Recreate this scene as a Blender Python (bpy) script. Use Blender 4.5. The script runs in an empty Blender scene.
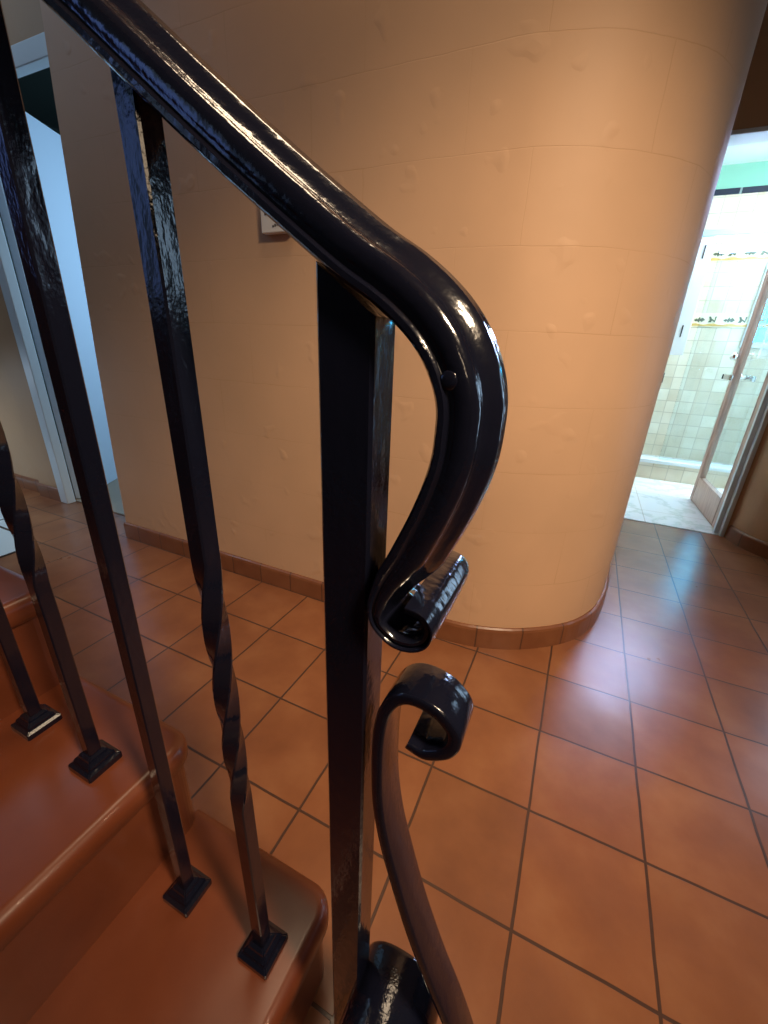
import bpy, bmesh, math, random
from mathutils import Vector, Matrix
random.seed(4)
PI = math.pi
sc = bpy.context.scene
C = sc.collection

# ------------------------------------------------------------------ camera
YAW, PITCH, ROLL, FPX = -0.4267, -0.3927, 0.0381, 415.35
cam_d = bpy.data.cameras.new('camera'); cam = bpy.data.objects.new('camera', cam_d); C.objects.link(cam)
fw = Vector((math.cos(PITCH)*math.sin(YAW), math.cos(PITCH)*math.cos(YAW), math.sin(PITCH)))
rt = Vector((math.cos(YAW), -math.sin(YAW), 0)); up = rt.cross(fw)
c, s = math.cos(ROLL), math.sin(ROLL)
r2 = c*rt + s*up; u2 = -s*rt + c*up
cam.matrix_world = Matrix(((r2.x, u2.x, -fw.x, -0.0716), (r2.y, u2.y, -fw.y, -1.0143), (r2.z, u2.z, -fw.z, 1.0501), (0, 0, 0, 1)))
cam_d.sensor_fit = 'VERTICAL'; cam_d.sensor_height = 24; cam_d.lens = 24*FPX/1024
cam_d.clip_start = 0.01
sc.camera = cam

# ------------------------------------------------------------------ world, lights, exposure
w = bpy.data.worlds.new('sky'); sc.world = w; w.use_nodes = True
w.node_tree.nodes['Background'].inputs[0].default_value = (0.45, 0.68, 1.0, 1)
w.node_tree.nodes['Background'].inputs[1].default_value = 1.2
sc.view_settings.view_transform = 'Standard'; sc.view_settings.look = 'None'
sc.view_settings.gamma = 1; sc.view_settings.use_curve_mapping = False
sc.view_settings.exposure = 0.0

def area(name, loc, target, size, power, col):
    l = bpy.data.lights.new(name, 'AREA'); l.shape = 'RECTANGLE'; l.size, l.size_y = size
    l.energy = power; l.color = col
    o = bpy.data.objects.new(name, l); C.objects.link(o); o.location = loc
    o.rotation_euler = (Vector(target)-Vector(loc)).to_track_quat('-Z', 'Y').to_euler()
    return o
def point(name, loc, power, col, rad=.08):
    l = bpy.data.lights.new(name, 'POINT'); l.energy = power; l.color = col; l.shadow_soft_size = rad
    o = bpy.data.objects.new(name, l); C.objects.link(o); o.location = loc; return o

WARM = (1.0, 0.75, 0.50); DAY = (0.5, 0.74, 1.0); DAYW = (0.78, 0.93, 1.0)
def spot(name, loc, target, power, col, ang, rad):
    l = bpy.data.lights.new(name, 'SPOT'); l.energy = power; l.color = col; l.spot_size = math.radians(ang); l.spot_blend = 1.0; l.shadow_soft_size = rad
    o = bpy.data.objects.new(name, l); C.objects.link(o); o.location = loc
    o.rotation_euler = (Vector(target)-Vector(loc)).to_track_quat('-Z', 'Y').to_euler(); return o
spot('hall_downlight', (1.1, -1.25, 2.6), (-.50, .20, .22), 345, WARM, 62, .16)  # added spot, its soft cone lets the light fall off towards the edges
point('hall_lamp_light', (0.9, -2.2, 1.7), 5, WARM, .15)  # unseen warm ambient fill, no lamp stands here
area('hall_ceiling_light', (-.5, -.2, 2.72), (-.5, -.2, 0), (.45, .45), 6, WARM)  # added panel for bright streaks along the handrail top, no fixture
area('window_daylight_south', (-3.1, -2.93, 1.85), (-1.2, 0, 1.2), (1.3, 1.1), 3.5, (.20, .34, 1.0))
area('window_daylight_east', (1.92, .85, 1.5), (0, -.8, 1.2), (.5, .5), 2.6, DAY)
area('stairwell_daylight', (-4.5, -1.2, 3.3), (-1.0, -1.0, .6), (1.1, 1.3), 16, DAY)
area('hall_skylight', (-3.0, -.25, 2.73), (-3.0, -.25, 0), (1.5, .6), 6, DAY)  # added bluish panel under the closed ceiling, for sheen on the treads
area('west_daylight', (-3.9, -0.3, .75), (-3.7, -.25, 0), (.6, .4), 7, (.62, .80, 1.0))
area('bath_daylight', (1.95, 3.0, 1.7), (.4, 3.0, .9), (1.2, 1.2), 50, (.92, .97, .95))
area('window_daylight_right', (1.42, 1.66, 1.0), (.0, -.8, .9), (.4, 1.3), 6, DAY)  # added to brighten the right-hand face of the newel
area('bath_skylight', (.78, 3.1, 2.0), (.3, 1.0, 0), (.5, .7), 32, (.46, .58, 1.0))  # added lavender panel for glare on the floor before the bathroom door
point('bath_ceiling_light', (1.5, 2.75, 2.1), 30, (.88, 1.0, .95), .15)  # hidden fill added to brighten the bathroom, no fitting
area('back_room_daylight', (-2.2, 1.9, 1.5), (-3.2, .9, 1.1), (.7, 1.3), 26, (.42, .70, 1.0))

# ------------------------------------------------------------------ materials
def mat(name, col, rough=.5, metal=0, spec=.5, coat=0, trans=0, emit=None):
    m = bpy.data.materials.new(name); m.use_nodes = True
    b = m.node_tree.nodes['Principled BSDF']
    b.inputs['Base Color'].default_value = (*col, 1); b.inputs['Roughness'].default_value = rough
    b.inputs['Metallic'].default_value = metal; b.inputs['Specular IOR Level'].default_value = spec
    b.inputs['Coat Weight'].default_value = coat; b.inputs['Coat Roughness'].default_value = .06
    b.inputs['Transmission Weight'].default_value = trans
    return m
def nd(m, t, **k):
    n = m.node_tree.nodes.new(t)
    for a, v in k.items(): setattr(n, a, v)
    return n
def lk(m, a, b): m.node_tree.links.new(a, b)
def bsdf(m): return m.node_tree.nodes['Principled BSDF']
def coords(m, kind='Object', scale=(1, 1, 1)):
    tc = nd(m, 'ShaderNodeTexCoord'); mp = nd(m, 'ShaderNodeMapping'); mp.inputs['Scale'].default_value = scale
    lk(m, tc.outputs[kind], mp.inputs['Vector']); return mp.outputs['Vector']
def noise(m, vec, scale, detail=3, rough=.5):
    n = nd(m, 'ShaderNodeTexNoise'); n.inputs['Scale'].default_value = scale
    n.inputs['Detail'].default_value = detail; n.inputs['Roughness'].default_value = rough
    lk(m, vec, n.inputs['Vector']); return n.outputs['Fac']
def ramp(m, fac, stops):
    r = nd(m, 'ShaderNodeValToRGB'); e = r.color_ramp.elements
    while len(e) < len(stops): e.new(.5)
    for i, (p, cc) in enumerate(stops): e[i].position = p; e[i].color = (*cc, 1) if len(cc) == 3 else cc
    lk(m, fac, r.inputs['Fac']); return r.outputs['Color']
def bump(m, h, strength, dist=.01, prev=None):
    b = nd(m, 'ShaderNodeBump'); b.inputs['Strength'].default_value = strength; b.inputs['Distance'].default_value = dist
    lk(m, h, b.inputs['Height'])
    if prev is not None: lk(m, prev, b.inputs['Normal'])
    return b.outputs['Normal']
def mix(m, fac, a, b, mode='MIX'):
    n = nd(m, 'ShaderNodeMix', data_type='RGBA', blend_type=mode)
    for inp, v in ((n.inputs['Factor'], fac), (n.inputs['A'], a), (n.inputs['B'], b)):
        if isinstance(v, (int, float)): inp.default_value = v
        elif isinstance(v, tuple): inp.default_value = (*v, 1)
        else: lk(m, v, inp)
    return n.outputs['Result']
def brick(m, vec, w_, h_, mortar, off, c1, c2, cm, smooth=.1):
    n = nd(m, 'ShaderNodeTexBrick'); n.offset = off; n.squash = 1
    n.inputs['Scale'].default_value = 1; n.inputs['Brick Width'].default_value = w_; n.inputs['Row Height'].default_value = h_
    n.inputs['Mortar Size'].default_value = mortar; n.inputs['Mortar Smooth'].default_value = smooth
    n.inputs['Color1'].default_value = (*c1, 1); n.inputs['Color2'].default_value = (*c2, 1); n.inputs['Mortar'].default_value = (*cm, 1)
    lk(m, vec, n.inputs['Vector']); return n
def uvv(m):
    u = nd(m, 'ShaderNodeUVMap'); return u.outputs['UV']

# painted block wall, courses 0.2 m
def wall_paint(name, col, seams=True):
    m = mat(name, col, .55, spec=.35)
    ov = coords(m)
    n1 = noise(m, ov, 2.2, 4); tint = ramp(m, n1, [(.3, (.90, .90, .90)), (.7, (1.04, 1.03, 1.02))])
    base = mix(m, 1.0, col, tint, 'MULTIPLY')
    nrm = bump(m, noise(m, ov, 26, 4), .10, .004)
    lump = ramp(m, noise(m, ov, 13, 1), [(.66, (0, 0, 0)), (.76, (1, 1, 1))])
    nrm = bump(m, lump, .26, .004, nrm)
    if seams:
        wv = nd(m, 'ShaderNodeVectorMath', operation='ADD'); wn = nd(m, 'ShaderNodeTexNoise'); wn.inputs['Scale'].default_value = 9
        lk(m, uvv(m), wn.inputs['Vector']); sc_ = nd(m, 'ShaderNodeVectorMath', operation='SCALE'); sc_.inputs['Scale'].default_value = .008
        lk(m, wn.outputs['Color'], sc_.inputs[0]); lk(m, uvv(m), wv.inputs[0]); lk(m, sc_.outputs[0], wv.inputs[1])
        bk = brick(m, wv.outputs[0], .46, .204, .0016, .37, (1, 1, 1), (.97, .97, .97), (.0, .0, .0), .6)
        gate = ramp(m, noise(m, ov, 3.1, 2), [(.42, (.15,)*3), (.62, (1,)*3)])
        seam = mix(m, gate, (0, 0, 0), bk.outputs['Fac'])
        base = mix(m, mix(m, .5, (0, 0, 0), seam), base, (.50, .29, .15))
        inv = nd(m, 'ShaderNodeInvert'); lk(m, bk.outputs['Fac'], inv.inputs['Color'])
        nrm = bump(m, inv.outputs['Color'], .2, .002, nrm)
    lk(m, base, bsdf(m).inputs['Base Color']); lk(m, nrm, bsdf(m).inputs['Normal'])
    return m
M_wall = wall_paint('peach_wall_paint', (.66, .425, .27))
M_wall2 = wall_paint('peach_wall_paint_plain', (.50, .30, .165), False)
M_grey = mat('dark_grey_wall_paint', (.07, .07, .085), .7)

def terracotta(name, grid, a=(.195, .068, .028), b=(.27, .101, .041), c_=(.35, .150, .064)):
    m = mat(name, (.3, .12, .05), .3, spec=.5, coat=.25)
    ov = coords(m)
    big = noise(m, ov, 4.5, 5, .55); fine = noise(m, ov, 30, 4)
    colr = ramp(m, big, [(.25, a), (.5, b), (.75, c_)])
    nrm = bump(m, noise(m, ov, 5, 2), .10, .02)
    nrm = bump(m, fine, .05, .002, nrm)
    rg = ramp(m, noise(m, ov, 7, 3), [(.2, (.26,)*3), (.8, (.38,)*3)])
    if grid:
        wn = nd(m, 'ShaderNodeTexNoise'); wn.inputs['Scale'].default_value = 6; lk(m, ov, wn.inputs['Vector'])
        s_ = nd(m, 'ShaderNodeVectorMath', operation='SCALE'); s_.inputs['Scale'].default_value = .006; lk(m, wn.outputs['Color'], s_.inputs[0])
        a_ = nd(m, 'ShaderNodeVectorMath', operation='ADD'); lk(m, ov, a_.inputs[0]); lk(m, s_.outputs[0], a_.inputs[1])
        off = nd(m, 'ShaderNodeVectorMath', operation='ADD'); off.inputs[1].default_value = (10-.003, 10-.003, 0); lk(m, a_.outputs[0], off.inputs[0])
        bk = brick(m, off.outputs[0], .25, .25, .0034, 0, (.86, .86, .86), (1.08, 1.06, 1.04), (1, 1, 1), .25)
        colr = mix(m, 1.0, colr, bk.outputs['Color'], 'MULTIPLY')
        colr = mix(m, bk.outputs['Fac'], colr, (.075, .036, .022))
        inv = nd(m, 'ShaderNodeInvert'); lk(m, bk.outputs['Fac'], inv.inputs['Color'])
        nrm = bump(m, inv.outputs['Color'], .6, .003, nrm)
    lk(m, colr, bsdf(m).inputs['Base Color']); lk(m, rg, bsdf(m).inputs['Roughness']); lk(m, nrm, bsdf(m).inputs['Normal'])
    lk(m, nrm, bsdf(m).inputs['Coat Normal']) if 'Coat Normal' in bsdf(m).inputs else None
    bsdf(m).inputs['Coat Roughness'].default_value = .2
    return m
M_tile = terracotta('terracotta_floor_tile', True)
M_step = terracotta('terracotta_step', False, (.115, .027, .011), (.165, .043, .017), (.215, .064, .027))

def base_tile(name):
    m = mat(name, (.3, .12, .05), .35, coat=.2)
    bk = brick(m, uvv(m), .165, 1.0, .003, 0, (.20, .070, .030), (.25, .095, .040), (.05, .025, .016), .2)
    n = mix(m, .3, bk.outputs['Color'], ramp(m, noise(m, coords(m), 12, 4), [(.3, (.15, .05, .022)), (.7, (.30, .13, .06))]))
    lk(m, n, bsdf(m).inputs['Base Color'])
    inv = nd(m, 'ShaderNodeInvert'); lk(m, bk.outputs['Fac'], inv.inputs['Color'])
    lk(m, bump(m, inv.outputs['Color'], .5, .004), bsdf(m).inputs['Normal'])
    return m
M_base = base_tile('terracotta_baseboard_tile')

def black_paint(name, sx, strength, rough=.14, coat=.3):
    m = mat(name, (.006, .007, .016), rough, spec=.5, coat=coat)
    ov = coords(m, 'Object', sx)
    nrm = bump(m, noise(m, ov, 110, 3, .5), strength, .0025)
    nrm = bump(m, noise(m, coords(m), 260, 2), .12, .001, nrm)
    lk(m, nrm, bsdf(m).inputs['Normal']); lk(m, nrm, bsdf(m).inputs['Coat Normal'])
    return m
M_black = black_paint('black_gloss_paint', (1, 1, .5), .20)
M_rail = black_paint('black_gloss_paint_rail', (.5, 1, .5), .30, .17, .9)

M_white = mat('white_trim_paint', (.62, .68, .70), .4)
M_door_blue = mat('white_door_paint', (.62, .72, .82), .4)
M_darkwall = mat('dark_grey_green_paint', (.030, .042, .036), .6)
M_carpet = mat('tan_carpet', (.36, .29, .22), .9)
lk(M_carpet, bump(M_carpet, noise(M_carpet, coords(M_carpet), 300, 2), .5, .004), bsdf(M_carpet).inputs['Normal'])
M_ceil = mat('ceiling_paint', (.36, .25, .17), .8)
M_plastic = mat('white_plastic', (.7, .7, .7), .35)
M_ink = mat('dark_marking', (.03, .03, .03), .5)
M_chrome = mat('chrome', (.75, .78, .8), .12, metal=1)
M_bar = mat('pale_blue_metal', (.30, .44, .48), .4, metal=0)
M_dark = mat('dark_metal', (.02, .02, .02), .3)
M_doorwood = mat('pinkish_wood', (.42, .25, .19), .4)
lk(M_doorwood, ramp(M_doorwood, noise(M_doorwood, coords(M_doorwood, 'Object', (6, 6, .7)), 10, 4), [(.3, (.46, .28, .22)), (.7, (.60, .40, .32))]), bsdf(M_doorwood).inputs['Base Color'])
M_glass = mat('clear_glass', (.88, .97, 1.0), .02, trans=1); bsdf(M_glass).inputs['IOR'].default_value = 1.45
M_green = mat('green_bath_paint', (.22, .50, .40), .5)
M_bathceil = mat('pale_bath_ceiling', (.72, .82, .82), .6)
M_navy = mat('navy_liner_tile', (.010, .016, .07), .2)
bk = brick(M_navy, uvv(M_navy), .2, 1, .008, 0, (.003, .005, .03), (.004, .007, .04), (.25, .3, .3)); lk(M_navy, bk.outputs['Color'], bsdf(M_navy).inputs['Base Color'])
def cream_tile(name, size):
    m = mat(name, (.7, .62, .45), .3)
    bk = brick(m, uvv(m), size, size, .004, 0, (.56, .47, .33), (.74, .70, .58), (.40, .34, .25), .3)
    n = mix(m, .35, bk.outputs['Color'], ramp(m, noise(m, uvv(m), 5, 4), [(.3, (.5, .42, .28)), (.7, (.8, .76, .66))]))
    lk(m, n, bsdf(m).inputs['Base Color']); return m
M_cream = cream_tile('cream_wall_tile', .115)
M_marble = mat('white_marble_floor', (.75, .78, .75), .12)
v = coords(M_marble); nn = noise(M_marble, v, 3.2, 8, .6)
veins = ramp(M_marble, nn, [(.44, (.80, .82, .80)), (.49, (.62, .67, .62)), (.53, (.80, .82, .80))])
bk = brick(M_marble, v, .45, .45, .003, 0, (1, 1, 1), (1, 1, 1), (.75, .7, .62))
lk(M_marble, mix(M_marble, 1.0, veins, bk.outputs['Color'], 'MULTIPLY'), bsdf(M_marble).inputs['Base Color'])
M_patio = mat('pale_glazed_tile', (.68, .76, .78), .25)
bk = brick(M_patio, coords(M_patio), .5, .5, .008, 0, (.66, .76, .78), (.7, .8, .8), (.06, .06, .06)); lk(M_patio, bk.outputs['Color'], bsdf(M_patio).inputs['Base Color'])
M_orn_y = mat('ornament_yellow', (.60, .38, .10), .4); M_orn_g = mat('ornament_green', (.07, .09, .05), .4); M_orn_b = mat('ornament_cream', (.76, .70, .52), .35)

# ------------------------------------------------------------------ helpers
def obj(name, bm, m, parent=None, smooth=False, kind=None):
    me = bpy.data.meshes.new(name); bm.normal_update(); bm.to_mesh(me); bm.free()
    me.materials.append(m)
    if smooth:
        for p in me.polygons: p.use_smooth = True
    o = bpy.data.objects.new(name, me); C.objects.link(o)
    if parent: o.parent = parent
    if kind: o['kind'] = kind
    return o
def thing(name, label, cat, loc=(0, 0, 0), group=None):
    o = bpy.data.objects.new(name, None); C.objects.link(o); o.location = loc; o.empty_display_size = .05
    o['label'] = label; o['category'] = cat
    if group: o['group'] = group
    return o
def tag(o, label, cat, group=None):
    o['label'] = label; o['category'] = cat
    if group: o['group'] = group
    return o
def add_box(bm, x0, x1, y0, y1, z0, z1, bev=0, M=None):
    g = bmesh.ops.create_cube(bm, size=1)
    vs = g['verts']
    for v in vs: v.co = Vector(((x0+x1)/2+v.co.x*(x1-x0), (y0+y1)/2+v.co.y*(y1-y0), (z0+z1)/2+v.co.z*(z1-z0)))
    if M is not None:
        for v in vs: v.co = M @ v.co
    if bev:
        es = {e for v in vs for e in v.link_edges}
        bmesh.ops.bevel(bm, geom=list(es), offset=bev, segments=3, profile=.5, affect='EDGES')
def box_obj(name, b, m, parent=None, bev=0, kind=None, uvplane=None, M=None):
    bm = bmesh.new(); add_box(bm, *b, bev=bev, M=M)
    if uvplane: uv_planar(bm)
    return obj(name, bm, m, parent, kind=kind)
def uv_planar(bm):
    uv = bm.loops.layers.uv.verify()
    for f in bm.faces:
        n = f.normal if f.normal.length else Vector((0, 0, 1)); f.normal_update(); n = f.normal
        for l in f.loops:
            co = l.vert.co
            if abs(n.z) > .7: l[uv].uv = (co.x, co.y)
            elif abs(n.x) > .7: l[uv].uv = (co.y+20, co.z)
            else: l[uv].uv = (co.x+20, co.z)
def catmull(P, n=6):
    out = []
    for i in range(len(P)-1):
        p0 = P[max(i-1, 0)]; p1 = P[i]; p2 = P[i+1]; p3 = P[min(i+2, len(P)-1)]
        for k in range(n):
            t = k/n
            out.append(tuple(.5*((2*b)+(-a+c_)*t+(2*a-5*b+4*c_-d)*t*t+(-a+3*b-3*c_+d)*t*t*t) for a, b, c_, d in zip(p0, p1, p2, p3)))
    out.append(tuple(P[-1])); return out
def sweep(path, prof, yc, us=None, vs_=None, voff=None):
    """path (x,z); profile (u along left normal, v along y). returns bm"""
    bm = bmesh.new(); rings = []; N = len(path)
    for i, (x, z) in enumerate(path):
        a = path[max(i-1, 0)]; b = path[min(i+1, N-1)]
        tx, tz = b[0]-a[0], b[1]-a[1]; L = math.hypot(tx, tz) or 1; tx /= L; tz /= L
        nx, nz = -tz, tx
        f = i/(N-1); ku = us(f) if us else 1; kv = vs_(f) if vs_ else 1; of = voff(f) if voff else 0
        rings.append([bm.verts.new((x+nx*u*ku, yc+of+v*kv, z+nz*u*ku)) for u, v in prof])
    n = len(prof)
    for a, b in zip(rings, rings[1:]):
        for k in range(n): bm.faces.new((a[k], a[(k+1) % n], b[(k+1) % n], b[k]))
    bm.faces.new(rings[0][::-1]); bm.faces.new(rings[-1])
    bmesh.ops.recalc_face_normals(bm, faces=bm.faces)
    return bm
def extrude_plan(poly, z0, z1, lean=None):
    """poly CCW list of (x,y). walls with UV = (arc length, z)"""
    bm = bmesh.new(); uv = bm.loops.layers.uv.verify(); n = len(poly)
    zs = [z0+(z1-z0)*k/6 for k in range(7)]
    R = [[bm.verts.new((x+(lean(x, y, z) if lean else 0), y, z)) for x, y in poly] for z in zs]
    s_ = [0]
    for i in range(n): s_.append(s_[-1]+math.dist(poly[i], poly[(i+1) % n]))
    for k in range(6):
        for i in range(n):
            j = (i+1) % n
            f = bm.faces.new((R[k][i], R[k][j], R[k+1][j], R[k+1][i]))
            for l, q in zip(f.loops, ((s_[i], zs[k]), (s_[i+1], zs[k]), (s_[i+1], zs[k+1]), (s_[i], zs[k+1]))): l[uv].uv = (q[0]+5, q[1]+.135)
    bm.faces.new(R[0][::-1]); bm.faces.new(R[-1])
    return bm

# ------------------------------------------------------------------ setting
X0, X1, Y0, Y1, ZC = -4.6, 1.95, -3.0, 4.35, 2.75
bm = bmesh.new(); add_box(bm, X0, X1, Y0, 2.0, -.1, 0); obj('floor', bm, M_tile, kind='structure')
box_obj('floor_bathroom', (-.1, X1+.3, 2.0, Y1, -.1, .004), M_marble, kind='structure')
box_obj('floor_back_room', (X0, -1.9, .44, 2.3, -.05, .006), M_carpet, kind='structure')
bm = bmesh.new(); P_ = [(X0, -.62), (-2.5, -.62), (-2.5, -.12), (-2.62, -.03), (-3.4, .33), (X0, .42)]
a_ = [bm.verts.new((x, y, -.05)) for x, y in P_]; b_ = [bm.verts.new((x, y, .005)) for x, y in P_]
bm.faces.new(a_[::-1]); bm.faces.new(b_)
for i in range(6): bm.faces.new((a_[i], a_[(i+1) % 6], b_[(i+1) % 6], b_[i]))
obj('floor_entry', bm, M_patio, kind='structure')
# curved wall
def off_path(P, d):
    out = []
    for i, p in enumerate(P):
        a = Vector(P[max(i-1, 0)]); b = Vector(P[min(i+1, len(P)-1)]); t = (b-a).normalized()
        out.append((p[0]-t.y*d, p[1]+t.x*d))
    return out
arc_ctrl = [(-.52, .266), (-.40, .268), (-.27, .284), (-.12, .345), (.03, .463), (.115, .60), (.16, .76), (.178, .92), (.186, 1.08)]
front = [(-2.195, .268), (-1.8, .267), (-1.4, .266), (-1.0, .266)] + catmull(arc_ctrl, 5) + [(.19, 1.3), (.19, 2.0)]
back = off_path(front, .13)
lean = lambda x, y, z: (.165*(z/2.1)**1.4 if x < -2.1 else 0)
bm = extrude_plan(front + back[::-1], 0, ZC, lean)
w_c = obj('wall_curved', bm, M_wall, kind='structure', smooth=False)
for p in w_c.data.polygons: p.use_smooth = abs(p.normal.z) < .5 and len(p.vertices) == 4
md = w_c.modifiers.new('edge', 'EDGE_SPLIT'); md.split_angle = .6
# baseboard along it: rounded top profile swept in plan
def baseboard(path, name, h=.088, t=.014):
    prof = [(0, 0), (t, 0), (t, h-.014), (t*.8, h-.005), (t*.4, h), (0, h)]
    bm = bmesh.new(); uv = bm.loops.layers.uv.verify(); rings = []; ss = [0]
    for i, p in enumerate(path):
        a = Vector(path[max(i-1, 0)]); b = Vector(path[min(i+1, len(path)-1)]); tt = (b-a).normalized()
        nx, ny = tt.y, -tt.x
        rings.append([bm.verts.new((p[0]+nx*u, p[1]+ny*u, z)) for u, z in prof])
        if i: ss.append(ss[-1]+math.dist(path[i-1], path[i]))
    for i in range(len(path)-1):
        for k in range(len(prof)):
            k2 = (k+1) % len(prof)
            f = bm.faces.new((rings[i][k], rings[i+1][k], rings[i+1][k2], rings[i][k2]))
            for l, q in zip(f.loops, (ss[i], ss[i+1], ss[i+1], ss[i])): l[uv].uv = (q+.05, .5)
    bm.faces.new(rings[0]); bm.faces.new(rings[-1][::-1])
    bmesh.ops.recalc_face_normals(bm, faces=bm.faces)
    return obj(name, bm, M_base, kind='structure')
baseboard(front[:-1]+[(.19, 1.995)], 'baseboard_curved')

# left: wall with the doorway to the back room
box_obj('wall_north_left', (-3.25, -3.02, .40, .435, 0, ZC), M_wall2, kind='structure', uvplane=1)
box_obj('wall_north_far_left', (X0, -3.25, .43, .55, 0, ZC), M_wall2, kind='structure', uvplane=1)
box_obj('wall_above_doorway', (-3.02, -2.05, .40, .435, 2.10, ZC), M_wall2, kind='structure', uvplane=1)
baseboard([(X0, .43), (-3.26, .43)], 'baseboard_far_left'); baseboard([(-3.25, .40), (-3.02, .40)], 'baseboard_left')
bm = bmesh.new(); add_box(bm, -3.02, -2.945, .385, .435, 0, 2.03, .004); add_box(bm, -3.02, -2.06, .385, .435, 2.03, 2.10, .004)
obj('trim_doorway', bm, M_white, kind='structure')
box_obj('wall_back_room_north', (X0, -1.9, 2.2, 2.3, 0, ZC), M_darkwall, kind='structure')
box_obj('wall_back_room_west', (X0-.1, X0, .55, 2.3, 0, ZC), M_darkwall, kind='structure')
box_obj('wall_back_room_east', (-1.9, -1.8, .40, 2.3, 0, ZC), M_darkwall, kind='structure')
box_obj('ceiling_back_room', (X0, -1.9, .52, 2.3, 2.62, 2.7), M_darkwall, kind='structure')
# white door leaf standing open in the back room
h = Vector((-2.965, .47, 0)); e = Vector((-3.36, 1.20, 0)); d = (e-h).normalized()
ang = math.atan2(d.y, d.x); Mx = Matrix.Translation(h) @ Matrix.Rotation(ang, 4, 'Z')
bm = bmesh.new(); add_box(bm, 0, .80, -.019, .019, .012, 2.03+.09, .003, Mx)
d2 = obj('door_2', bm, M_door_blue, kind='structure')
bm = bmesh.new()
g = bmesh.ops.create_uvsphere(bm, u_segments=16, v_segments=10, radius=.026)
for v_ in bm.verts: v_.co = Mx @ (v_.co + Vector((.74, -.07, .95)))
bmesh.ops.create_cone(bm, segments=12, radius1=.01, radius2=.01, depth=.06, cap_ends=True, matrix=Mx @ Matrix.Translation((.74, -.045, .95)) @ Matrix.Rotation(PI/2, 4, 'X'))
obj('door_knob', bm, M_chrome, d2, smooth=True)

# right: wall round the bathroom doorway, JX0..JX1
JX0, JX1, DH = .310, .872, 2.04
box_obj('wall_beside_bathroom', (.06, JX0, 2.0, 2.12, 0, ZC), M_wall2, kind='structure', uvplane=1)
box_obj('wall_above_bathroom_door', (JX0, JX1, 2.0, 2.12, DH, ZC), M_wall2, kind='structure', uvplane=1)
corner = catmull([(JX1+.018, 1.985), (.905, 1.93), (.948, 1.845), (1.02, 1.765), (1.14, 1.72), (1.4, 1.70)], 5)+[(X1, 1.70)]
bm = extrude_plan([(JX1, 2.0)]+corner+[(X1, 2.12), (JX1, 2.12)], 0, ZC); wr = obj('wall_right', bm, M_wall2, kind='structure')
baseboard(corner, 'baseboard_right', h=.085)
bm = bmesh.new()
add_box(bm, JX0-.006, JX0+.012, 1.992, 2.13, 0, DH, .003); add_box(bm, JX1-.022, JX1, 1.985, 2.13, 0, DH, .003); add_box(bm, JX0, JX1, 1.99, 2.13, DH-.02, DH, .003)
add_box(bm, JX1-.046, JX1-.022, 2.02, 2.05, 0, DH-.02, .002)
obj('trim_bathroom_door', bm, M_white, kind='structure')
box_obj('hinge_plate', (JX0-.010, JX0+.016, 1.985, 2.02, .875, .93), M_dark, kind='structure')
bpy.data.objects['hinge_plate'].name = 'trim_strike_plate'

# outer shell
SZ = 4.6
box_obj('wall_south', (X0, X1, Y0-.1, Y0, 0, SZ), M_grey, kind='structure', uvplane=1)
bm = bmesh.new(); add_box(bm, X0-.1, X0, Y0, .55, 0, SZ); uv_planar(bm); obj('wall_west', bm, M_grey, kind='structure')
box_obj('wall_east', (X1, X1+.1, Y0, 2.0, 0, ZC), M_grey, kind='structure', uvplane=1)
box_obj('ceiling', (X0, X1, -.62, 2.12, ZC, ZC+.1), M_ceil, kind='structure')
box_obj('ceiling_hall_south', (.0, X1, Y0, -.62, ZC, ZC+.1), M_ceil, kind='structure')
box_obj('ceiling_stairwell', (X0, .0, Y0, -.62, SZ, SZ+.1), M_ceil, kind='structure')
box_obj('wall_stairwell_upper_north', (X0, 0, -.62, -.52, ZC+.1, SZ), M_wall2, kind='structure', uvplane=1)
box_obj('wall_stairwell_upper_east', (0, .1, Y0, -.62, ZC+.1, SZ), M_wall2, kind='structure', uvplane=1)

# windows behind and beside the viewpoint framed round the area lights that give the daylight
M_sky = mat('window_glass_daylight', (.5, .6, .7), .1); b_ = bsdf(M_sky); b_.inputs['Emission Color'].default_value = (.3, .5, 1, 1); b_.inputs['Emission Strength'].default_value = .12
def window(n, c0, wdt, hgt, axis, side):
    bm = bmesh.new(); t = .05
    def bb(u0, u1, z0, z1, d0, d1):
        if axis == 'x': add_box(bm, c0[0]+u0, c0[0]+u1, min(c0[1]+side*d0, c0[1]+side*d1), max(c0[1]+side*d0, c0[1]+side*d1), c0[2]+z0, c0[2]+z1)
        else: add_box(bm, min(c0[0]+side*d0, c0[0]+side*d1), max(c0[0]+side*d0, c0[0]+side*d1), c0[1]+u0, c0[1]+u1, c0[2]+z0, c0[2]+z1)
    W, H = wdt/2, hgt/2
    bb(-W-t, -W, -H-t, H+t, 0, .03); bb(W, W+t, -H-t, H+t, 0, .03); bb(-W, W, -H-t, -H, 0, .03); bb(-W, W, H, H+t, 0, .03)
    fr = obj('window_%d' % n, bm, M_white, kind='structure')
    bm = bmesh.new(); bb(-W, W, -H, H, 0, .01); obj('pane', bm, M_sky, fr)
window(2, (-3.1, Y0, 1.85), 1.35, 1.15, 'x', 1)
window(3, (X1, .85, 1.5), .55, .55, 'y', -1)
window(4, (1.42, 1.70, 1.0), .45, 1.35, 'x', -1)  # made-up window round the light added for the newel
window(5, (X0, -1.2, 3.3), 1.15, 1.35, 'y', 1)

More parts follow.
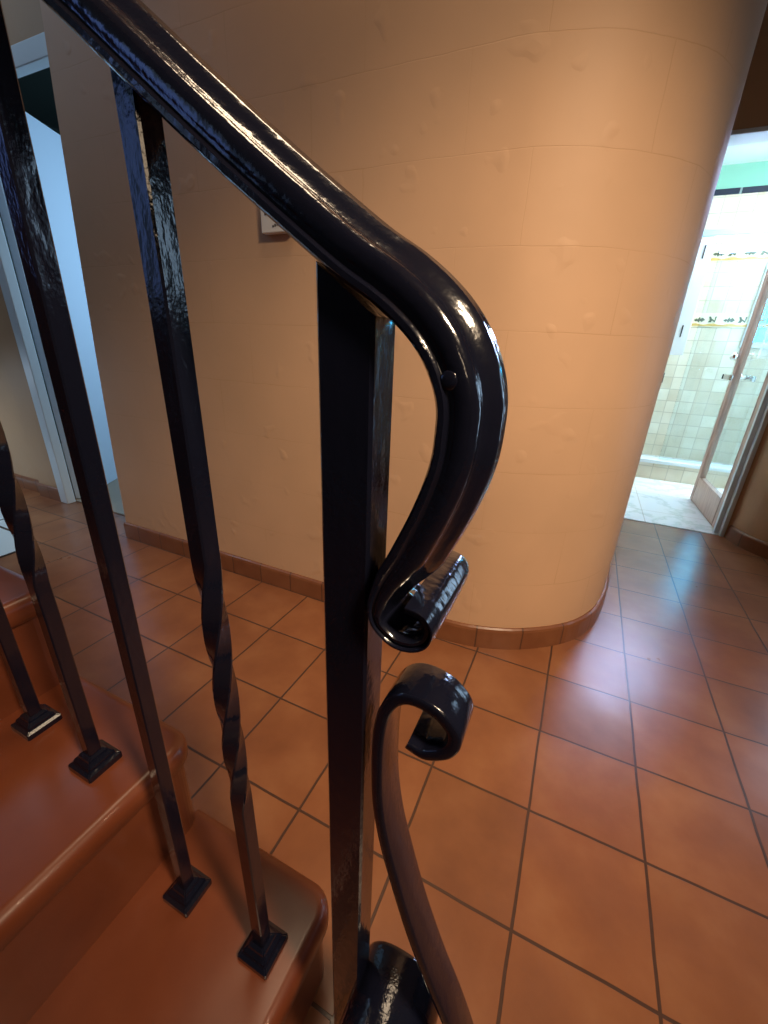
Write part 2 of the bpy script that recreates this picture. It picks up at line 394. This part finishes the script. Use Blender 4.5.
# bathroom shell
BC = 2.53; SBY = 4.2
def wl(name, b, m): return box_obj(name, b, m, kind='structure', uvplane=1)
wl('wall_shower_back', (-.1, X1+.3, SBY, SBY+.1, 0, 2.315), M_cream)
wl('wall_shower_liner', (-.1, X1+.3, SBY-.006, SBY+.1, 2.315, 2.36), M_navy)
wl('wall_bathroom_upper', (-.1, X1+.3, SBY+.0, SBY+.1, 2.36, BC), M_green)
wl('wall_bathroom_left', (-.1, .0, 2.12, SBY, 0, BC), M_cream)
wl('wall_bathroom_right', (2.1, 2.2, 2.12, SBY, 0, BC), M_bathceil)
wl('wall_bathroom_south', (JX1+.1, X1+.3, 2.12, 2.16, 0, BC), M_bathceil)
box_obj('ceiling_bathroom', (-.1, X1+.3, 2.12, Y1, BC, BC+.1), M_bathceil, kind='structure')

# frosted bathroom window in the shower wall
M_pane = mat('frosted_cyan_glass', (.1, .8, .85), .4); b_ = bsdf(M_pane); b_.inputs['Emission Color'].default_value = (.006, .55, 1.0, 1); b_.inputs['Emission Strength'].default_value = 20.0
bm = bmesh.new()
for b in ((1.15, 1.20, 1.10, 1.80), (1.75, 1.80, 1.10, 1.80), (1.20, 1.75, 1.10, 1.15), (1.20, 1.75, 1.75, 1.80)): add_box(bm, b[0], b[1], SBY-.03, SBY+.01, b[2], b[3], .003)
w1 = obj('window_1', bm, M_white, kind='structure')
obj_b = box_obj('pane', (1.20, 1.75, SBY-.012, SBY-.002, 1.15, 1.75), M_pane, w1)

# ------------------------------------------------------------------ staircase
stairs = thing('staircase', 'terracotta tiled staircase with rounded step corners rising to the left behind the black railing', 'stairs', (-.28, -1.2, 0))
RISE = .206; NOSE = [-.28, -.562, -.872, -1.165, -1.455, -1.745, -2.035, -2.325]
YO, YI = -.678, -1.75
def step_plan(x0, x1, yo, r):
    pts = [(x0, YI), (x1, YI)]
    for k in range(9):
        a = k/8*PI/2; pts.append((x1-r+r*math.cos(a), yo-r+r*math.sin(a)))
    pts.append((x0, yo)); return pts
def prism(bm, x0, x1, yo, r, z0, z1, bev):
    if bev: lv = [(0.006, z0), (0, z0+.008), (0, z1-bev)]+[(bev*(1-math.cos(q*PI/12)), z1-bev+bev*math.sin(q*PI/12)) for q in range(1, 7)]
    else: lv = [(0, z0), (0, z1)]
    R = [[bm.verts.new((x, y, z)) for x, y in step_plan(x0, x1-d_, yo-d_, r-d_)] for d_, z in lv]; n = len(R[0])
    for a_, b_ in zip(R, R[1:]):
        for i in range(n): bm.faces.new((a_[i], a_[(i+1) % n], b_[(i+1) % n], b_[i]))
    bm.faces.new(R[0][::-1]); bm.faces.new(R[-1])
for i, x in enumerate(NOSE):
    z = RISE*(i+1); back_x = NOSE[i+1]-.03 if i+1 < len(NOSE) else x-.8
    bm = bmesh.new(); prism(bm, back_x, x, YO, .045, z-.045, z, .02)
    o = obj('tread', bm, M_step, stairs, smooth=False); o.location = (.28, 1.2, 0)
    for p in o.data.polygons: p.use_smooth = True
    m_ = o.modifiers.new('e', 'EDGE_SPLIT'); m_.split_angle = .9
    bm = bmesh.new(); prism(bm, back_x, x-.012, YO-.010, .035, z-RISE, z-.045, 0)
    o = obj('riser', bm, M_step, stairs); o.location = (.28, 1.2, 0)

# ------------------------------------------------------------------ railing
RY = -.792
rail = thing('stair_railing', 'black wrought iron stair railing with scrolled volute end, square newel and plain and twisted balusters', 'railing', (-.192, RY, 0))
def rp(o): o.parent = rail; o.location = (.192, -RY, 0); return o
# handrail with volute
RP = [(-2.6, 2.890), (-1.6, 2.135), (-.9, 1.606), (-.5, 1.303), (-.372, 1.2065), (-.276, 1.134), (-.204, 1.083), (-.176, 1.066), (-.161, 1.055), (-.151, 1.045), (-.144, 1.034), (-.1395, 1.022),
      (-.1385, 1.010), (-.140, .990), (-.148, .963), (-.160, .934), (-.170, .911), (-.1745, .890), (-.170, .874), (-.156, .863), (-.141, .863), (-.130, .871), (-.127, .884), (-.134, .895), (-.147, .898)]
path = catmull(RP, 8)
half = [(0, .018), (.0008, .0235), (.0025, .0258), (.0050, .0258), (.0062, .0236), (.0078, .0232), (.0095, .0244), (.0150, .0246), (.0180, .0232), (.0196, .0196), (.0190, .0168), (.0200, .0140), (.0232, .0105), (.0262, .0078), (.0272, .0045), (.0262, .0015)]
prof = [(u, -v) for u, v in half] + half[::-1]
n_pts = len(RP)-1
def us(f):
    k = f*n_pts
    if k < 15: return 1.15
    if k < 18: return 1.15-.7*(k-15)/3
    return .45
def vsc(f):
    k = f*n_pts
    return 1.05 if k < 17 else min(1.75, 1.05+.7*(k-17)/3.5)
def vo(f):
    k = f*n_pts
    return 0 if k < 17 else .019*min(1, (k-17)/3.5)
bm = sweep(path, prof, RY+.0065, us, vsc, vo)
hr = rp(obj('handrail', bm, M_rail, rail, smooth=True))
m_ = hr.modifiers.new('e', 'EDGE_SPLIT'); m_.split_angle = .85
bv = None
# bolt cap on the side of the rail
bm = bmesh.new(); bmesh.ops.create_uvsphere(bm, u_segments=14, v_segments=8, radius=.0048)
for v_ in bm.verts: v_.co = Vector((v_.co.x, v_.co.y*.28, v_.co.z))+Vector((-.1325, RY-.0189, 1.033))
rp(obj('screw_head', bm, M_rail, rail, smooth=True))
# newel
def bar_mesh(x, y, w_, d_, z0, z1, zt0=None, zt1=None, turns=1, topx=None, n=60, bev=.0015, topslope=0, r_=.0):
    bm = bmesh.new(); rings = []
    hw, hd = w_/2, d_/2
    zs = [z0+(z1-z0)*i/n for i in range(n+1)]
    for z in zs:
        f = (z-z0)/(z1-z0); a = 0
        if zt0 is not None:
            t = min(1, max(0, (z-zt0)/(zt1-zt0))); a = turns*2*PI*t
        cx = x+((topx-x)*f if topx is not None else 0)
        ring = []
        for (sx, sy) in ((1, 1), (-1, 1), (-1, -1), (1, -1)):
            for (ax, ay) in (((hw, hd-bev), (hw-bev, hd)) if sx*sy > 0 else ((hw-bev, hd), (hw, hd-bev))):
                px, py = sx*ax, sy*ay
                k = 1
                zz = z - (px*topslope if z == zs[-1] else 0)
                ring.append(bm.verts.new((cx+px*math.cos(a)-py*math.sin(a), y+px*math.sin(a)+py*math.cos(a), zz)))
        rings.append(ring)
    for a_, b_ in zip(rings, rings[1:]):
        for k in range(8): bm.faces.new((a_[k], a_[(k+1) % 8], b_[(k+1) % 8], b_[k]))
    bm.faces.new(rings[0][::-1]); bm.faces.new(rings[-1])
    bmesh.ops.recalc_face_normals(bm, faces=bm.faces)
    return bm
rp(obj('newel_post', bar_mesh(-.1935, RY, .0355, .029, 0, 1.074, topslope=.72, bev=.002), M_black, rail))
# balusters with shoes
def rail_z(x): return 1.134+.756*(-.276-x)
BAL = [(-.3455, -.3475, True), (-.501, -.482, False), (-.6615, -.65, True), (-.8215, -.815, False), (-.985, -.985, True), (-1.14, -1.14, False), (-1.30, -1.30, True)]
for x, tx, tw in BAL:
    step_i = sum(1 for q in NOSE if q > x); z0 = RISE*step_i
    kw = {}
    mid = z0+.53
    if tw: kw = dict(zt0=mid-.20, zt1=mid+.125, turns=1.0) if x > -.5 else dict(zt0=mid-.19, zt1=mid+.13, turns=1.0)
    bm = bar_mesh(x, RY+.006, .0185, .0185, z0, rail_z(tx)+.003, topx=tx, topslope=.75, n=90, **kw)
    b_ = obj('baluster', bm, M_black, rail); b_.location = (.192, -RY, 0)
    for p in b_.data.polygons: p.use_smooth = tw
    e_ = b_.modifiers.new('e', 'EDGE_SPLIT'); e_.split_angle = .55
    bm = bmesh.new(); lv = [(0, .0262), (.010, .0262), (.0125, .0215), (.0145, .0200), (.018, .0200), (.023, .0150), (.026, .0140), (.029, .0100)]
    rg = []
    for z, r_ in lv:
        q = [(sx*r_, sy*r_) for sx, sy in ((1, 1), (-1, 1), (-1, -1), (1, -1))]
        rg.append([bm.verts.new((x+a_, RY+.006+c_, z0+z)) for a_, c_ in q])
    for a_, c_ in zip(rg, rg[1:]):
        for k in range(4): bm.faces.new((a_[k], a_[(k+1) % 4], c_[(k+1) % 4], c_[k]))
    bm.faces.new(rg[0][::-1]); bm.faces.new(rg[-1]); bmesh.ops.recalc_face_normals(bm, faces=bm.faces)
    bmesh.ops.bevel(bm, geom=[e for e in bm.edges if abs(e.verts[0].co.z-e.verts[1].co.z) > .001], offset=.0015, segments=2, affect='EDGES')
    s_ = obj('base_shoe', bm, M_black, b_)
# scroll bar
SP = [(-.141, .774), (-.126, .7705), (-.110, .7795), (-.1025, .791), (-.1015, .803), (-.1055, .812), (-.115, .821), (-.126, .8255), (-.138, .8265), (-.148, .8235), (-.157, .815), (-.164, .799), (-.1675, .775),
      (-.1680, .74), (-.1655, .695), (-.158, .650), (-.145, .600), (-.130, .549), (-.116, .508), (-.100, .465), (-.077, .41), (-.054, .345), (-.038, .28), (-.036, .22), (-.055, .165), (-.095, .135), (-.14, .145), (-.171, .185),
      (-.179, .25), (-.178, .32), (-.163, .352), (-.135, .360), (-.108, .350), (-.096, .32), (-.112, .29)]
sp = catmull(SP, 7)
t_ = .0098; hwid = .0178
prof2 = [(0, -hwid+.002), (.0006, -hwid+.0006), (.002, -hwid), (t_-.002, -hwid), (t_-.0006, -hwid+.0006), (t_, -hwid+.002), (t_, hwid-.002), (t_-.0006, hwid-.0006), (t_-.002, hwid), (.002, hwid), (.0006, hwid-.0006), (0, hwid-.002)]
def us2(f):
    k = f*(len(SP)-1); return .75+.25*min(1, k/1.5)
def vs2(f):
    k = f*(len(SP)-1); return 1+1.3*max(0, min(1, (k-26)/3))
rp(obj('scroll', sweep(sp, prof2, RY, us2, vs2, lambda f: -.006*max(0, min(1, (f*(len(SP)-1)-26)/3))), M_black, rail, smooth=True))
e_ = [o for o in rail.children if o.name.startswith('scroll')][0].modifiers.new('e', 'EDGE_SPLIT'); e_.split_angle = .9

# ------------------------------------------------------------------ small things
th = thing('thermostat', 'small white wall box with dark marks on the peach wall, half hidden behind the handrail', 'thermostat', (-1.055, .252, 1.41))
def lp(o, root):
    o.location = -root.location; o.parent = root; return o
lp(box_obj('housing', (-1.112, -1.0, .240, .266, 1.352, 1.46), M_plastic, th, bev=.003), th)
bm = bmesh.new()
for k, xx in enumerate((-1.066, -1.058, -1.050)): add_box(bm, xx, xx+.0045, .2388, .2402, 1.366+.002*k, 1.372+.003*k)
add_box(bm, -1.095, -1.03, .2388, .2402, 1.40, 1.44)
lp(obj('display', bm, M_ink, th), th)

# bathroom door (glazed, swung into the bathroom)
h = Vector((.862, 2.075, 0)); e = Vector((.832, 2.70, 0)); d = (e-h).normalized(); ang = math.atan2(d.y, d.x)
Mx = Matrix.Translation(h) @ Matrix.Rotation(ang, 4, 'Z'); L = .625
bm = bmesh.new()
for b in ((0, .07, -.02, .02, .012, 2.01), (L-.045, L, -.02, .02, .012, 2.01), (.07, L-.045, -.02, .02, .012, .19), (.07, L-.045, -.02, .02, 1.90, 2.01)): add_box(bm, *b, bev=.003, M=Mx)
door1 = obj('door_1', bm, M_doorwood, kind='structure')
bm = bmesh.new(); add_box(bm, .068, L-.043, -.003, .003, .188, 1.902, M=Mx); obj('glass_pane', bm, M_glass, door1)
bm = bmesh.new()
for sgn in (-1, 1):
    bmesh.ops.create_cone(bm, segments=16, radius1=.024, radius2=.022, depth=.008, cap_ends=True, matrix=Mx @ Matrix.Translation((L-.0225, sgn*.024, .90)) @ Matrix.Rotation(PI/2, 4, 'X'))
    bmesh.ops.create_cone(bm, segments=12, radius1=.008, radius2=.008, depth=.05, cap_ends=True, matrix=Mx @ Matrix.Translation((L-.0225, sgn*.045, .90)) @ Matrix.Rotation(PI/2, 4, 'X'))
    add_box(bm, L-.14, L-.012, sgn*.066-.007, sgn*.066+.007, .888, .912, .004, Mx)
bmesh.ops.create_uvsphere(bm, u_segments=12, v_segments=8, radius=.026, matrix=Mx @ Matrix.Translation((L-.0225, .05, 1.03)))
bmesh.ops.create_cone(bm, segments=10, radius1=.01, radius2=.01, depth=.05, cap_ends=True, matrix=Mx @ Matrix.Translation((L-.0225, .03, 1.03)) @ Matrix.Rotation(PI/2, 4, 'X'))
obj('door_handle', bm, M_chrome, door1, smooth=False)
bm = bmesh.new()
for zz in (.25, 1.05, 1.8): add_box(bm, -.006, .012, -.024, .024, zz, zz+.09, .002, Mx)
obj('hinge', bm, M_chrome, door1)

# shower
ca = thing('shower_curb', 'low cream tiled shower curb with a white stone top across the bathroom', 'shower curb', (.9, 3.2, 0))
lp(box_obj('tiled_face', (0.0, 2.15, 3.16, 3.28, .0, .145), M_cream, ca, uvplane=1), ca)
lp(box_obj('cap', (0.0, 2.15, 3.145, 3.295, .145, .175), M_white, ca, bev=.004), ca)
sg = thing('shower_screen', 'clear glass shower screen with a pale header bar, standing on the tiled curb', 'shower screen', (.9, 3.22, .175))
lp(box_obj('header_bar', (0.0, 2.15, 3.195, 3.235, 1.83, 1.875), M_bar, sg, bev=.004), sg)
lp(box_obj('glass_panel', (.62, 2.15, 3.212, 3.218, .177, 1.832), M_glass, sg), sg)
box_obj('bottom_rail', (.0, .1, 0, .1, 0, .1), M_chrome); bpy.data.objects.remove(bpy.data.objects['bottom_rail'])
pn = thing('slotted_panel', 'narrow white upright panel with two black slots beside the tiled shower wall', 'shower panel', (.53, 3.14, 1.42))
lp(box_obj('panel_body', (.46, .565, 3.15, 3.185, 1.02, 1.80), M_white, pn, bev=.004), pn)
for zz in (1.15, 1.68): lp(box_obj('slot', (.508, .516, 3.146, 3.151, zz, zz+.085), M_ink, pn), pn)
# ornamental tile borders in relief on the shower back wall
def border(z, label):
    o = thing('tile_border', label, 'tile border', (1.0, SBY, z), 'ornamental tile borders in the shower')
    lp(box_obj('border_strip', (0.0, 2.15, SBY-.008, SBY, z-.06, z+.06), M_orn_b, o), o)
    n = 60; bm = bmesh.new(); r0 = []
    for k in range(n+1):
        x = .02+k*.035; q = .006*math.sin(k*PI/2+.5)
        r0.append([bm.verts.new(p) for p in ((x, SBY-.013, z-.052), (x, SBY-.013, z-.034+q), (x, SBY-.007, z-.034+q), (x, SBY-.007, z-.052))])
    for a_, b_ in zip(r0, r0[1:]):
        for j in range(4): bm.faces.new((a_[j], b_[j], b_[(j+1) % 4], a_[(j+1) % 4]))
    bm.faces.new(r0[0]); bm.faces.new(r0[-1][::-1]); bmesh.ops.recalc_face_normals(bm, faces=bm.faces)
    lp(obj('yellow_edging', bm, M_orn_y, o), o)
    for k in range(14):
        x = .04+k*.115
        if k % 2 == 0: pts = [(0, 0), (.02, .012), (.03, .004), (.042, .026), (.052, .008), (.066, .022), (.09, 0), (.066, -.018), (.052, -.006), (.042, -.022), (.03, -.006), (.02, -.014)]
        else: pts = [(0, -.02), (.025, -.02), (.03, -.004), (.055, -.02), (.06, .03), (.048, .03), (.05, -.004), (.025, .012), (.014, .03), (.0, .03), (.012, .0)]
        bm = bmesh.new(); A_ = [bm.verts.new((x+a_, SBY-.013, z+c_)) for a_, c_ in pts]; B_ = [bm.verts.new((x+a_, SBY-.007, z+c_)) for a_, c_ in pts]; m_n = len(pts)
        bm.faces.new(A_); bm.faces.new(B_[::-1])
        for j in range(m_n): bm.faces.new((A_[j], A_[(j+1) % m_n], B_[(j+1) % m_n], B_[j]))
        bmesh.ops.recalc_face_normals(bm, faces=bm.faces)
        lp(obj('dark_motif', bm, M_orn_g, o), o)
border(1.87, 'upper patterned tile border, just under the shower header bar')
border(1.33, 'lower patterned tile border, at mid height of the shower wall')
# shower head
sh = thing('shower_spray', 'small chrome shower head high on the cream tiled shower wall', 'shower head', (1.02, SBY, 1.97))
bm = bmesh.new()
bmesh.ops.create_cone(bm, segments=16, radius1=.03, radius2=.03, depth=.012, cap_ends=True, matrix=Matrix.Translation((1.02, SBY-.006, 1.99)) @ Matrix.Rotation(PI/2, 4, 'X'))
bmesh.ops.create_cone(bm, segments=12, radius1=.011, radius2=.011, depth=.16, cap_ends=True, matrix=Matrix.Translation((1.02, SBY-.08, 1.985)) @ Matrix.Rotation(PI/2+.1, 4, 'X'))
lp(obj('arm', bm, M_chrome, sh, smooth=True), sh)
bm = bmesh.new(); bmesh.ops.create_cone(bm, segments=20, radius1=.045, radius2=.014, depth=.05, cap_ends=True, matrix=Matrix.Translation((1.02, SBY-.17, 1.955)) @ Matrix.Rotation(.5, 4, 'X'))
lp(obj('rose', bm, M_chrome, sh, smooth=True), sh)
